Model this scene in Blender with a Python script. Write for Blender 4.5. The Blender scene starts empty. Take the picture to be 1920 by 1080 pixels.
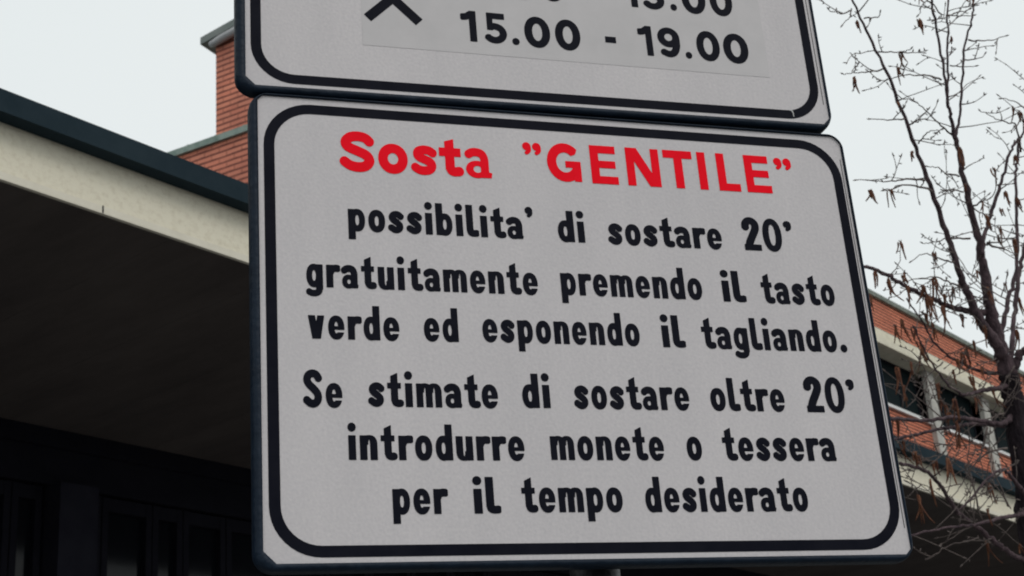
import bpy, bmesh, math, random
import numpy as np
from mathutils import Matrix, Vector

R = math.radians
S = bpy.context.scene
COL = S.collection

# ------------------------------------------------------------------ camera
EYE = np.array([0.0, 0.0, 1.65])
FPX = 2807.46                                   # focal length in pixels of the 1920 wide photograph
UPC = np.array([-0.0747162, -0.9248407, 0.37294392])
UPC = UPC / np.linalg.norm(UPC)
_f = np.array([0, 0, 1.0])
YC = _f - UPC * (_f @ UPC); YC /= np.linalg.norm(YC)
XC = np.cross(YC, UPC)
M3 = np.array([XC, YC, UPC])                    # lens axes -> world axes

cam = bpy.data.cameras.new('camera')
cam.sensor_width = 36.0
cam.lens = 36.0 * FPX / 1920.0
cam.clip_start = 0.05
cam.clip_end = 2000
cam.dof.use_dof = True
cam.dof.focus_distance = 1.72
cam.dof.aperture_fstop = 22
camo = bpy.data.objects.new('camera', cam); COL.objects.link(camo)
_cx, _cy, _cz = M3 @ np.array([1., 0, 0]), M3 @ np.array([0, -1., 0]), M3 @ np.array([0, 0, -1.])
camo.matrix_world = Matrix(((_cx[0], _cy[0], _cz[0], EYE[0]), (_cx[1], _cy[1], _cz[1], EYE[1]),
                            (_cx[2], _cy[2], _cz[2], EYE[2]), (0, 0, 0, 1)))
S.camera = camo

# ------------------------------------------------------------------ light
SUN_AZ, SUN_EL = R(138), R(48)                   # azimuth clockwise from +Y: out to the right
wd = bpy.data.worlds.new('World'); S.world = wd; wd.use_nodes = True
nt = wd.node_tree; nt.nodes.clear()
sky = nt.nodes.new('ShaderNodeTexSky'); sky.sky_type = 'NISHITA'; sky.sun_disc = False
sky.sun_elevation = SUN_EL; sky.sun_rotation = SUN_AZ
sky.air_density = 1.0; sky.dust_density = 6.0; sky.ozone_density = 1.0
cloud = nt.nodes.new('ShaderNodeTexNoise'); cloud.inputs['Scale'].default_value = 1.6
cloud.inputs['Detail'].default_value = 3; cloud.inputs['Roughness'].default_value = .45
cr = nt.nodes.new('ShaderNodeValToRGB')
cr.color_ramp.elements[0].position = .3; cr.color_ramp.elements[0].color = (8.0, 8.55, 8.6, 1)
cr.color_ramp.elements[1].position = .7; cr.color_ramp.elements[1].color = (8.45, 8.9, 8.9, 1)
nt.links.new(cloud.outputs['Fac'], cr.inputs['Fac'])
mixc = nt.nodes.new('ShaderNodeMix'); mixc.data_type = 'RGBA'
mixc.inputs['Factor'].default_value = .94       # the cloud layer hides nearly all of the blue
nt.links.new(sky.outputs['Color'], mixc.inputs[6]); nt.links.new(cr.outputs['Color'], mixc.inputs[7])
bgn = nt.nodes.new('ShaderNodeBackground'); bgn.inputs['Strength'].default_value = .1
nt.links.new(mixc.outputs[2], bgn.inputs['Color'])
wo = nt.nodes.new('ShaderNodeOutputWorld'); nt.links.new(bgn.outputs[0], wo.inputs['Surface'])

sl = bpy.data.lights.new('sun', 'SUN'); sl.energy = .8; sl.angle = R(25); sl.color = (1, .96, .9)
so = bpy.data.objects.new('sun', sl); COL.objects.link(so)
_d = Vector((math.sin(SUN_AZ) * math.cos(SUN_EL), math.cos(SUN_AZ) * math.cos(SUN_EL), math.sin(SUN_EL)))
so.rotation_euler = _d.to_track_quat('Z', 'Y').to_euler(); so.location = (6, 0, 12)

S.view_settings.view_transform = 'Standard'; S.view_settings.look = 'None'
S.cycles.filter_width = 1.9
S.view_settings.exposure = 0; S.view_settings.gamma = 1

# ------------------------------------------------------------------ measuring helpers
def ray(x, y):
    r = M3 @ np.array([x - 960.0, y - 540.0, FPX]); return r / np.linalg.norm(r)
def at(x, y, d):                                # the point d metres away in the direction of a pixel
    return EYE + ray(x, y) * d
def on_plane(x, y, p0, n):
    r = ray(x, y); return EYE + r * (((p0 - EYE) @ n) / (r @ n))

# ------------------------------------------------------------------ scene helpers
def tag(o, label=None, cat=None, group=None, kind=None):
    for k, v in (('label', label), ('category', cat), ('group', group), ('kind', kind)):
        if v: o[k] = v
    return o
def empty(name, loc, rz=0, label=None, cat=None, group=None):
    o = bpy.data.objects.new(name, None); COL.objects.link(o)
    o.location = loc; o.rotation_euler = (0, 0, rz); o.empty_display_size = .1
    return tag(o, label, cat, group)
def link(name, verts, faces, mat, parent=None, smooth=False, world=False):
    me = bpy.data.meshes.new(name); me.from_pydata([tuple(map(float, v)) for v in verts], [], faces); me.update()
    o = bpy.data.objects.new(name, me); COL.objects.link(o)
    me.materials.append(mat)
    if smooth: me.polygons.foreach_set('use_smooth', [True] * len(me.polygons))
    if parent:
        o.parent = parent
        if world:                               # verts given in world coordinates
            bpy.context.view_layer.update()
            me.transform(parent.matrix_world.inverted())
    return o
class MB:
    def __init__(s): s.v = []; s.f = []
    def box(s, x0, x1, y0, y1, z0, z1):
        n = len(s.v)
        s.v += [(x, y, z) for z in (z0, z1) for y in (y0, y1) for x in (x0, x1)]
        s.f += [tuple(n + i for i in q) for q in ((0, 2, 3, 1), (4, 5, 7, 6), (0, 1, 5, 4), (2, 6, 7, 3), (0, 4, 6, 2), (1, 3, 7, 5))]
        return s
    def poly_prism(s, pts, off):                # a planar outline pushed by the vector off
        n = len(s.v); k = len(pts)
        s.v += [tuple(p) for p in pts] + [tuple(np.array(p) + np.array(off)) for p in pts]
        s.f.append(tuple(range(n, n + k))[::-1]); s.f.append(tuple(range(n + k, n + 2 * k)))
        for i in range(k):
            j = (i + 1) % k; s.f.append((n + i, n + j, n + k + j, n + k + i))
        return s
    def tube(s, pts, rad, sides=6, cap=True):
        pts = [np.array(p, float) for p in pts]; n0 = len(s.v); m = len(pts)
        t0 = pts[1] - pts[0]; t0 /= np.linalg.norm(t0) + 1e-12
        u = np.cross(t0, [0.3, .2, .93]); u /= np.linalg.norm(u) + 1e-12
        for i, p in enumerate(pts):
            t = pts[min(i + 1, m - 1)] - pts[max(i - 1, 0)]; t /= np.linalg.norm(t) + 1e-12
            u = u - t * (u @ t); u /= np.linalg.norm(u) + 1e-12; w = np.cross(t, u)
            for k in range(sides):
                a = 2 * math.pi * k / sides
                s.v.append(tuple(p + (u * math.cos(a) + w * math.sin(a)) * rad[i]))
        for i in range(m - 1):
            for k in range(sides):
                k2 = (k + 1) % sides
                s.f.append((n0 + i * sides + k, n0 + i * sides + k2, n0 + (i + 1) * sides + k2, n0 + (i + 1) * sides + k))
        if cap:
            s.f.append(tuple(n0 + k for k in range(sides))[::-1]); s.f.append(tuple(n0 + (m - 1) * sides + k for k in range(sides)))
        return s
    def build(s, name, mat, parent=None, smooth=False, world=False):
        o = link(name, s.v, s.f, mat, parent, smooth, world)
        bm = bmesh.new(); bm.from_mesh(o.data); bmesh.ops.recalc_face_normals(bm, faces=bm.faces); bm.to_mesh(o.data); bm.free()
        return o

# ------------------------------------------------------------------ materials
def mat(name, col, rough=.7, metal=0, spec=.5):
    m = bpy.data.materials.new(name); m.use_nodes = True
    b = m.node_tree.nodes['Principled BSDF']
    b.inputs['Base Color'].default_value = (*col, 1); b.inputs['Roughness'].default_value = rough
    b.inputs['Metallic'].default_value = metal; b.inputs['Specular IOR Level'].default_value = spec
    return m
def N(m, t, **kw):
    n = m.node_tree.nodes.new(t)
    for k, v in kw.items(): setattr(n, k, v)
    return n
def mottled(name, c0, c1, scale=8, detail=6, rough=.7, bump=0, bscale=None, stretch=(1, 1, 1), spec=.4, lo=.35, hi=.65, metal=0):
    m = mat(name, c0, rough, metal, spec); L = m.node_tree.links; b = m.node_tree.nodes['Principled BSDF']
    tc = N(m, 'ShaderNodeTexCoord'); mp = N(m, 'ShaderNodeMapping'); mp.inputs['Scale'].default_value = stretch
    L.new(tc.outputs['Object'], mp.inputs['Vector'])
    nz = N(m, 'ShaderNodeTexNoise'); nz.inputs['Scale'].default_value = scale; nz.inputs['Detail'].default_value = detail
    nz.inputs['Roughness'].default_value = .65
    L.new(mp.outputs[0], nz.inputs['Vector'])
    cr = N(m, 'ShaderNodeValToRGB'); cr.color_ramp.elements[0].position = lo; cr.color_ramp.elements[1].position = hi
    cr.color_ramp.elements[0].color = (*c0, 1); cr.color_ramp.elements[1].color = (*c1, 1)
    L.new(nz.outputs['Fac'], cr.inputs['Fac']); L.new(cr.outputs['Color'], b.inputs['Base Color'])
    if bump:
        n2 = N(m, 'ShaderNodeTexNoise'); n2.inputs['Scale'].default_value = bscale or scale * 4; n2.inputs['Detail'].default_value = 5
        L.new(mp.outputs[0], n2.inputs['Vector'])
        bp = N(m, 'ShaderNodeBump'); bp.inputs['Strength'].default_value = bump; bp.inputs['Distance'].default_value = .02
        L.new(n2.outputs['Fac'], bp.inputs['Height']); L.new(bp.outputs[0], b.inputs['Normal'])
    return m

def sheeting():                                  # white retroreflective film, fine grain, faint grime
    m = mottled('sign_film', (.545, .522, .540), (.620, .590, .605), 11, 8, .5, 0, spec=.2, stretch=(1, 1, .3), lo=.25, hi=.75)
    L = m.node_tree.links; b = m.node_tree.nodes['Principled BSDF']
    tc = N(m, 'ShaderNodeTexCoord')
    n = N(m, 'ShaderNodeTexNoise'); n.inputs['Scale'].default_value = 260; n.inputs['Detail'].default_value = 3
    L.new(tc.outputs['Object'], n.inputs['Vector'])
    vo = N(m, 'ShaderNodeTexVoronoi'); vo.inputs['Scale'].default_value = 240
    L.new(tc.outputs['Object'], vo.inputs['Vector'])
    mx = N(m, 'ShaderNodeMix'); mx.data_type = 'RGBA'; mx.blend_type = 'MULTIPLY'; mx.inputs['Factor'].default_value = .30
    src = b.inputs['Base Color'].links[0].from_socket
    L.new(src, mx.inputs[6])
    rr = N(m, 'ShaderNodeValToRGB'); rr.color_ramp.elements[0].color = (.72, .72, .75, 1); rr.color_ramp.elements[1].color = (1.1, 1.08, 1.06, 1)
    rr.color_ramp.elements[0].position = .3; rr.color_ramp.elements[1].position = .7
    L.new(n.outputs['Fac'], rr.inputs['Fac']); L.new(rr.outputs['Color'], mx.inputs[7])
    L.new(mx.outputs[2], b.inputs['Base Color'])
    bp = N(m, 'ShaderNodeBump'); bp.inputs['Strength'].default_value = .06; bp.inputs['Distance'].default_value = .002
    L.new(vo.outputs['Distance'], bp.inputs['Height']); L.new(bp.outputs[0], b.inputs['Normal'])
    return m
def brick(name, c1, c2, mortar, wide=.25, high=.065, joint=.12):
    m = mat(name, c1, .85, 0, .25); L = m.node_tree.links; b = m.node_tree.nodes['Principled BSDF']
    tc = N(m, 'ShaderNodeTexCoord'); sp = N(m, 'ShaderNodeSeparateXYZ'); cb = N(m, 'ShaderNodeCombineXYZ')
    L.new(tc.outputs['Object'], sp.inputs[0])
    ad = N(m, 'ShaderNodeMath', operation='ADD'); L.new(sp.outputs['X'], ad.inputs[0]); L.new(sp.outputs['Y'], ad.inputs[1])
    L.new(ad.outputs[0], cb.inputs['X']); L.new(sp.outputs['Z'], cb.inputs['Y'])
    bt = N(m, 'ShaderNodeTexBrick'); bt.inputs['Scale'].default_value = 1
    bt.inputs['Brick Width'].default_value = wide; bt.inputs['Row Height'].default_value = high
    bt.inputs['Mortar Size'].default_value = .008; bt.inputs['Mortar Smooth'].default_value = .1
    bt.inputs['Color1'].default_value = (*c1, 1); bt.inputs['Color2'].default_value = (*c2, 1); bt.inputs['Mortar'].default_value = (*[c * .55 for c in c1], 1)
    L.new(cb.outputs[0], bt.inputs['Vector'])
    # deep bed joints between the courses, the upright joints are flush
    ml = N(m, 'ShaderNodeMath', operation='MULTIPLY'); ml.inputs[1].default_value = 1 / high; L.new(sp.outputs['Z'], ml.inputs[0])
    fr = N(m, 'ShaderNodeMath', operation='FRACT'); L.new(ml.outputs[0], fr.inputs[0])
    wob = N(m, 'ShaderNodeTexNoise'); wob.inputs['Scale'].default_value = 5; L.new(tc.outputs['Object'], wob.inputs['Vector'])
    wm = N(m, 'ShaderNodeMath', operation='MULTIPLY_ADD'); wm.inputs[1].default_value = .30; wm.inputs[2].default_value = joint
    L.new(wob.outputs['Fac'], wm.inputs[0])
    lt = N(m, 'ShaderNodeMath', operation='LESS_THAN'); L.new(fr.outputs[0], lt.inputs[0]); L.new(wm.outputs[0], lt.inputs[1])
    big = N(m, 'ShaderNodeTexNoise'); big.inputs['Scale'].default_value = 1.2; big.inputs['Detail'].default_value = 7
    L.new(tc.outputs['Object'], big.inputs['Vector'])
    rr = N(m, 'ShaderNodeValToRGB'); rr.color_ramp.elements[0].color = (.72, .70, .72, 1); rr.color_ramp.elements[1].color = (1.12, 1.1, 1.05, 1)
    rr.color_ramp.elements[0].position = .3; rr.color_ramp.elements[1].position = .7
    L.new(big.outputs['Fac'], rr.inputs['Fac'])
    m1 = N(m, 'ShaderNodeMix'); m1.data_type = 'RGBA'; m1.blend_type = 'MULTIPLY'; m1.inputs['Factor'].default_value = 1
    L.new(bt.outputs['Color'], m1.inputs[6]); L.new(rr.outputs['Color'], m1.inputs[7])
    m2 = N(m, 'ShaderNodeMix'); m2.data_type = 'RGBA'; L.new(lt.outputs[0], m2.inputs['Factor'])
    L.new(m1.outputs[2], m2.inputs[6]); m2.inputs[7].default_value = (*mortar, 1)
    L.new(m2.outputs[2], b.inputs['Base Color'])
    return m

M_FILM = sheeting()
M_STICK = mottled('sticker_film', (.515, .497, .508), (.56, .538, .55), 14, 6, .55, spec=.2)
M_INK = mottled('black_vinyl', (.0035, .0042, .010), (.007, .0075, .014), 30, 4, .6, spec=.06)
M_RED = mottled('red_vinyl', (.86, .003, .014), (.93, .005, .02), 20, 4, .6, spec=.05)
M_GASK = mottled('navy_rubber', (.004, .010, .021), (.008, .017, .032), 25, 5, .5, .15, 120, spec=.16)
M_BACK = mottled('grey_aluminium', (.30, .31, .32), (.38, .39, .40), 30, 5, .45, metal=.6)
M_POLE = mottled('dark_galvanised_steel', (.008, .008, .010), (.016, .016, .018), 40, 5, .45, .1, metal=.2)
M_SCRATCH = mat('scratched_metal', (.45, .45, .45), .5)
M_EDGE = mottled('dark_sheet_metal', (.017, .029, .038), (.026, .040, .050), 3, 7, .85, .08, 20, spec=.04)
M_FASCIA = mottled('cream_render', (.55, .49, .375), (.745, .70, .575), 36, 12, .9, .14, 90, stretch=(.8, 1, 1), spec=.1, lo=.16, hi=.52)
M_DRIP = mottled('pale_drip_strip', (.66, .62, .52), (.72, .68, .58), 12, 6, .85)
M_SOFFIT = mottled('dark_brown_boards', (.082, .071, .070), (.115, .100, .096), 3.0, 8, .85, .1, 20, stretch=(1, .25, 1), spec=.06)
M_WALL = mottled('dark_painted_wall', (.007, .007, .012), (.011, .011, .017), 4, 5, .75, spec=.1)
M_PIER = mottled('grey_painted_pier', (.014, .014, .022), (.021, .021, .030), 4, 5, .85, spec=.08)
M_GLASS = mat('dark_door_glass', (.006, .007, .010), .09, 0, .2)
M_WGLASS = mat('dark_window_glass', (.008, .014, .016), .6, 0, .02)
M_BRICK = brick('red_brick', (.72, .235, .14), (.80, .29, .18), (.085, .030, .024), .25, .092, .24)
M_BRICKT = brick('red_brick_tower', (.74, .26, .175), (.80, .31, .21), (.17, .060, .048), .29, .098)
M_COPPER = mottled('green_copper', (.17, .24, .21), (.30, .37, .33), 7, 6, .7, .1)
M_ROOF = mottled('grey_green_roof_metal', (.15, .18, .17), (.23, .25, .24), 5, 6, .6, .1)
M_GUTTER = mottled('pale_gutter', (.36, .37, .38), (.48, .48, .49), 6, 5, .5)
M_CORNICE = mottled('cream_concrete', (.62, .58, .46), (.74, .70, .58), 4, 7, .85, .1)
M_POST = mottled('white_painted_concrete', (.34, .33, .31), (.52, .505, .46), 5, 6, .8)
M_LICHEN = mottled('weathered_coping', (.10, .12, .10), (.26, .28, .25), 9, 7, .85, .2)
M_SILL = mottled('white_sill', (.66, .66, .66), (.78, .78, .78), 8, 5, .6)
M_BARK = mottled('purple_brown_bark', (.040, .028, .034), (.13, .090, .100), 60, 6, .85, .5, 160, stretch=(1, 1, .35), spec=.2)
M_TRUNK = mottled('dark_trunk_bark', (.011, .009, .012), (.040, .030, .035), 45, 6, .9, .6, 120, stretch=(1, 1, .3), spec=.1)
M_TWIG = mottled('grey_brown_twig', (.085, .068, .066), (.17, .138, .128), 50, 5, .85, spec=.2)
M_CATKIN = mottled('rust_brown_catkin', (.070, .028, .022), (.18, .080, .045), 60, 5, .9, .4, 300, spec=.15)
M_ASPH = mottled('asphalt', (.045, .045, .047), (.075, .075, .075), 60, 8, .9, .3, 200)
M_PAVE = mottled('concrete_paving', (.17, .165, .16), (.23, .225, .215), 12, 8, .9, .2, 120)

# ------------------------------------------------------------------ ground
link('ground', [(-700, -700, -.12), (700, -700, -.12), (700, 700, -.12), (-700, 700, -.12)], [(0, 1, 2, 3)], M_ASPH)['kind'] = 'structure'
V1 = np.array([0.627272160, 0.778800127, 0.0]); N1 = np.array([-V1[1], V1[0], 0.0])
AZC = math.atan2(V1[1], V1[0]) + math.atan(.02075)     # the canopy runs a degree off the upper storey
VC = np.array([math.cos(AZC), math.sin(AZC), 0]); NC = np.array([-VC[1], VC[0], 0])
pv = empty('pavement', (0, 0, 0), AZC); pv['kind'] = 'structure'
MB().box(-20, 60, -1.6, 6.96, -.5, 0).build('paving', M_PAVE, pv)
MB().box(-20, 60, -1.75, -1.603, -.5, .004).build('kerb', M_POST, pv)

# ------------------------------------------------------------------ signs
D = 1.6143584827 ; W = .78
HC = np.array([0.95829626, 0.03685847, 0.28338971])
_n = np.cross(HC, -UPC)
_tl = np.array([492.96742 - 960, 190.442246 - 540, FPX]); _O = _tl / (_n @ _tl) * D
def uv(x, y):                                   # pixel -> millimetres on the sign plane, u right, v down
    r = np.array([x - 960., y - 540., FPX]); p = r / (_n @ r) * D - _O
    return np.array([p @ HC, p @ -UPC]) * 1000
HW = M3 @ HC; HW[2] = 0; HW /= np.linalg.norm(HW)
OW = EYE + M3 @ _O
NW = np.array([HW[1], -HW[0], 0])               # out of the sign face, towards the street
SAZ = math.atan2(HW[1], HW[0])
def sp(u, v, e=0.0):                            # sign millimetres -> world; e metres in front of the face
    return OW + HW * u / 1000 + np.array([0, 0, -v / 1000]) + NW * e

# --- lettering: outlines of each glyph from signed distances, in millimetres, baseline at 0
def seg(X, Y, p, q, r, b0, b1):
    p = np.array(p, float); q = np.array(q, float); d = q - p; L = np.hypot(*d) + 1e-9; d = d / L
    al = (X - p[0]) * d[0] + (Y - p[1]) * d[1]; pe = np.abs(-(X - p[0]) * d[1] + (Y - p[1]) * d[0])
    ac = np.clip(al, 0, L); ex = al - ac
    if b0: ex = np.where(al < 0, 0, ex)
    if b1: ex = np.where(al > L, 0, ex)
    s = np.sqrt(ex * ex + pe * pe) - r
    if b0: s = np.maximum(s, -al)
    if b1: s = np.maximum(s, al - L)
    return s
def pl(pts, r, b0=True, b1=True):
    return lambda X, Y: np.minimum.reduce([seg(X, Y, pts[i], pts[i + 1], r, b0 and i == 0, b1 and i == len(pts) - 2) for i in range(len(pts) - 1)])
def bx(x0, x1, y0, y1):
    return lambda X, Y: np.maximum(np.maximum(x0 - X, X - x1), np.maximum(y0 - Y, Y - y1))
def el(cx, cy, a, b, p=2.2):
    return lambda X, Y: ((np.abs((X - cx) / a) ** p + np.abs((Y - cy) / b) ** p) ** (1 / p) - 1) * min(a, b)
def half(px, py, nx, ny):                       # keeps the side that the normal points away from
    k = math.hypot(nx, ny); return lambda X, Y: ((X - px) * nx + (Y - py) * ny) / k
def U(*f): return lambda X, Y: np.minimum.reduce([g(X, Y) for g in f])
def I(*f): return lambda X, Y: np.maximum.reduce([g(X, Y) for g in f])
def SUB(a, *f): return lambda X, Y: np.maximum.reduce([a(X, Y)] + [-g(X, Y) for g in f])
def flip(f, w, h): return lambda X, Y: f(w - X, h - Y)
def arc(cx, cy, rx, ry, a0, a1, n=22):
    return [(cx + rx * math.cos(R(a0 + (a1 - a0) * i / n)), cy + ry * math.sin(R(a0 + (a1 - a0) * i / n))) for i in range(n + 1)]
def sm(pts, n=5):                               # Catmull-Rom through the points
    P = [np.array(p, float) for p in pts]; P = [2 * P[0] - P[1]] + P + [2 * P[-1] - P[-2]]; o = []
    for i in range(1, len(P) - 2):
        for k in range(n):
            t = k / n; a, b, c, d = P[i - 1:i + 3]
            o.append(tuple(.5 * (2 * b + (c - a) * t + (2 * a - 5 * b + 4 * c - d) * t * t + (3 * b - a - 3 * c + d) * t ** 3)))
    return o + [tuple(P[-2])]
def arch(x0, x1, sw, top, y=18, iy=6):
    c = (x0 + x1) / 2; a = (x1 - x0) / 2
    return I(SUB(el(c, y, a, top - y, 2.4), el(c, y, max(a - sw, .5), iy)), bx(x0 - 1, x1 + 1, y - .01, 60))
bowl = lambda cx: SUB(el(cx, 14.5, 10.2, 15), el(cx, 14.5, 2.4, 6.8))
G = {}
G['o'] = (22, SUB(el(11, 14.5, 11, 15), el(11, 14.5, 2.6, 6.6)))
G['n'] = (22, U(bx(0, 9.2, 0, 29), bx(12.8, 22, 0, 18.1), arch(1.5, 22, 9.2, 29.4)))
G['u'] = (22, flip(G['n'][1], 22, 29))
G['m'] = (33, U(bx(0, 8.8, 0, 29), bx(12.1, 20.9, 0, 18.1), bx(24.2, 33, 0, 18.1), arch(1.5, 20.9, 8.8, 29.4), arch(13.5, 33, 8.8, 29.4)))
G['a'] = (21.5, U(pl(sm([(2.6, 22.3), (6, 24.6), (10.5, 25.2), (14.6, 23.4), (16.4, 18.5), (16.4, 12)]) + [(16.4, 0)], 4.5),
                  SUB(el(9, 8.4, 9, 8.9), el(9.2, 8.3, 2.2, 2.9)), I(pl([(16, 3.6), (21.5, 2.0)], 2.3), bx(0, 30, -.6, 20))))
G['e'] = (21.5, SUB(U(SUB(el(10.75, 14.5, 10.75, 15), el(10.75, 14.5, 2.4, 7.2)), I(bx(3, 20, 11.8, 16.2), el(10.75, 14.5, 10, 15))), bx(9.5, 30, 8.6, 11.7)))
G['d'] = (22, U(bowl(10.2), bx(12.6, 22, 0, 43)))
G['b'] = (22, U(bowl(11.8), bx(0, 9.4, 0, 43)))
G['p'] = (22, U(bowl(11.8), bx(0, 9.4, -11, 29)))
G['g'] = (22, U(bowl(10.2), bx(12.6, 22, -3, 29), pl(sm([(17.3, -1), (16.4, -5.4), (12.4, -7.6), (7, -7.6), (2.4, -5.6)]), 4.1, False, True)))
G['r'] = (16.5, U(bx(0, 9.3, 0, 29), I(pl(sm([(4.6, 17), (7.5, 22.6), (11.5, 24.7), (16.5, 24.6)]), 4.6), bx(0, 30, 0, 29.4))))
G['s'] = (20, pl(sm([(17.0, 21.4), (13.6, 24.4), (9.8, 25), (6.3, 23.4), (5.1, 20.4), (7.0, 17.2), (11.2, 14.0), (14.6, 10.5), (14.6, 6.6), (11.6, 4.2), (7.8, 4.3), (2.6, 7.6)]), 4.4))
G['t'] = (18, U(I(bx(4.4, 13.6, 7, 42), half(4.4, 37.5, -.45, 1)), pl(sm([(9, 9), (9.9, 5.6), (12.6, 4.4), (17.2, 4.6)]), 4.5), bx(0, 17.6, 22.2, 29.2)))
G['l'] = (14.5, U(bx(0, 9.3, 8, 43), pl(sm([(4.7, 10), (5.5, 5.9), (8.6, 4.5), (14.5, 4.8)]), 4.6)))
G['i'] = (10.4, U(bx(.5, 9.9, 0, 29), el(5.2, 38.6, 5.2, 5.3, 2)))
G['v'] = (22, I(U(pl([(4.5, 31), (10.4, -2)], 4.6), pl([(17.5, 31), (11.6, -2)], 4.6)), bx(-2, 26, 0, 29)))
G['S'] = (24, pl(sm([(20.2, 34), (16.8, 39.2), (11.5, 40.6), (6.6, 38.2), (5, 33), (7.4, 27.6), (13, 22.4), (18, 16.4), (18.6, 9.6), (14.8, 5), (9.2, 4.8), (3, 9.6)]), 4.8))
G['2'] = (23, U(I(pl(sm([(4.9, 32), (5.4, 38), (9.2, 42.2), (14, 42), (17.6, 37.6), (17.4, 30.5), (13.2, 21.5), (8.6, 12), (6.4, 4)]), 5), bx(-2, 30, 0, 60)), bx(.8, 23, 0, 8.6)))
G['0'] = (25, SUB(el(12.5, 23.3, 12.5, 23.8), el(12.5, 23.3, 4.1, 15)))
G["'"] = (11.5, U(el(5.6, 39.6, 5.4, 5.2, 2), pl(sm([(8.6, 39.5), (8.2, 34.8), (4.4, 31.8)]), 2.4)))
G['.'] = (10.8, el(5.4, 5.2, 5.4, 5.4, 2))
T_ = {}                                          # the broad letters of the title
T_['S'] = (47, pl(sm([(41.5, 41), (35, 46.8), (25, 48.8), (14.5, 47), (8.2, 40.4), (11.5, 33.6), (24, 28.4), (36, 22.8), (39.6, 15), (34, 8.2), (24, 6.4), (13.5, 8.4), (4.2, 14.6)]), 6.7))
T_['o'] = (41, SUB(el(20.5, 20.2, 20.5, 20.8, 2.05), el(20.5, 20.2, 7.2, 7.8, 2)))
T_['s'] = (36, pl(sm([(31, 30.4), (25, 34), (17, 35), (10, 32.8), (8.2, 28.4), (11, 24.4), (18.5, 21.4), (26, 17.8), (28, 12.6), (24.6, 7.8), (17.5, 6), (10, 7), (3.2, 11)]), 6.1))
T_['t'] = (32, U(I(bx(8.4, 21.6, 9, 54), half(8.4, 48.5, -.3, 1)), pl(sm([(15, 13), (16.4, 8.4), (21, 6.6), (29.6, 7.6)]), 6.5), bx(0, 31, 27.6, 39.6)))
T_['a'] = (37, U(pl(sm([(3.8, 31.8), (9.6, 35), (17, 35.6), (24, 33.2), (27.2, 26.5), (27.4, 16)]) + [(27.4, 0)], 5.9), SUB(el(16, 11.4, 16, 12.2, 2), el(16.8, 11.6, 6, 4.8, 2)),
                 I(pl([(26, 6), (37, 3.4)], 3.8), bx(0, 50, -1, 20))))
T_['"'] = (26, U(el(6, 48.5, 5.8, 5.8, 2), pl(sm([(9.4, 48), (9, 42.4), (4.6, 38.6)]), 2.6), el(19.6, 48.5, 5.8, 5.8, 2), pl(sm([(23, 48), (22.6, 42.4), (18.2, 38.6)]), 2.6)))
T_['G'] = (48, U(pl(arc(25.5, 27.4, 19, 21, 42, 334), 6.6), bx(26, 48, 20.2, 29.6), bx(37.6, 48, .8, 29.6)))
T_['E'] = (40, U(bx(0, 12.6, 0, 55), bx(0, 38.5, 44, 55), bx(0, 37.5, 22.8, 33.2), bx(0, 40, 0, 11)))
T_['N'] = (50, U(bx(0, 12.2, 0, 55), bx(37.8, 50, 0, 55), I(pl([(6.5, 59), (43.5, -4)], 7), bx(0, 50, 0, 55))))
T_['T'] = (44, U(bx(0, 44, 43.6, 55), bx(15.6, 28.4, 0, 55)))
T_['I'] = (12.4, bx(0, 12.4, 0, 55))
T_['L'] = (33, U(bx(0, 12.4, 0, 55), bx(0, 33, 0, 11)))
D_ = {}                                          # digits of the hours plate
D_['0'] = (33, SUB(el(16.5, 23.2, 16.5, 23.8, 2.1), el(16.5, 23.2, 6.4, 13.4, 2)))
D_['1'] = (21, U(bx(10.6, 21, 0, 46.5), pl(sm([(0, 36.6), (7, 37.6), (12, 41)]), 5), I(bx(8, 21, 40, 46.5), half(8, 43, -1, 1))))
D_['5'] = (32, U(pl(arc(14.6, 15.6, 11.6, 10.6, -152, 128), 5), bx(4.4, 12.6, 20, 46.5), bx(4.4, 29, 37.4, 46.5)))
D_['9'] = (30.5, U(SUB(el(15.2, 31.2, 15.2, 15.6, 2), el(15.2, 31.4, 5.4, 5.8, 2)), pl(sm([(25.6, 31), (25.2, 18), (21, 8), (14, 5), (5.4, 8.4)]), 5)))
D_['3'] = (30, U(pl(arc(14, 34, 9.4, 7.8, 160, -88), 4.9), pl(arc(14.4, 14.2, 10.6, 9.6, 92, -155), 4.9)))
D_['.'] = (10.6, el(5.3, 5.1, 5.3, 5.3, 2))
D_['-'] = (14.4, bx(0, 14.4, 14.6, 24))

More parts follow.
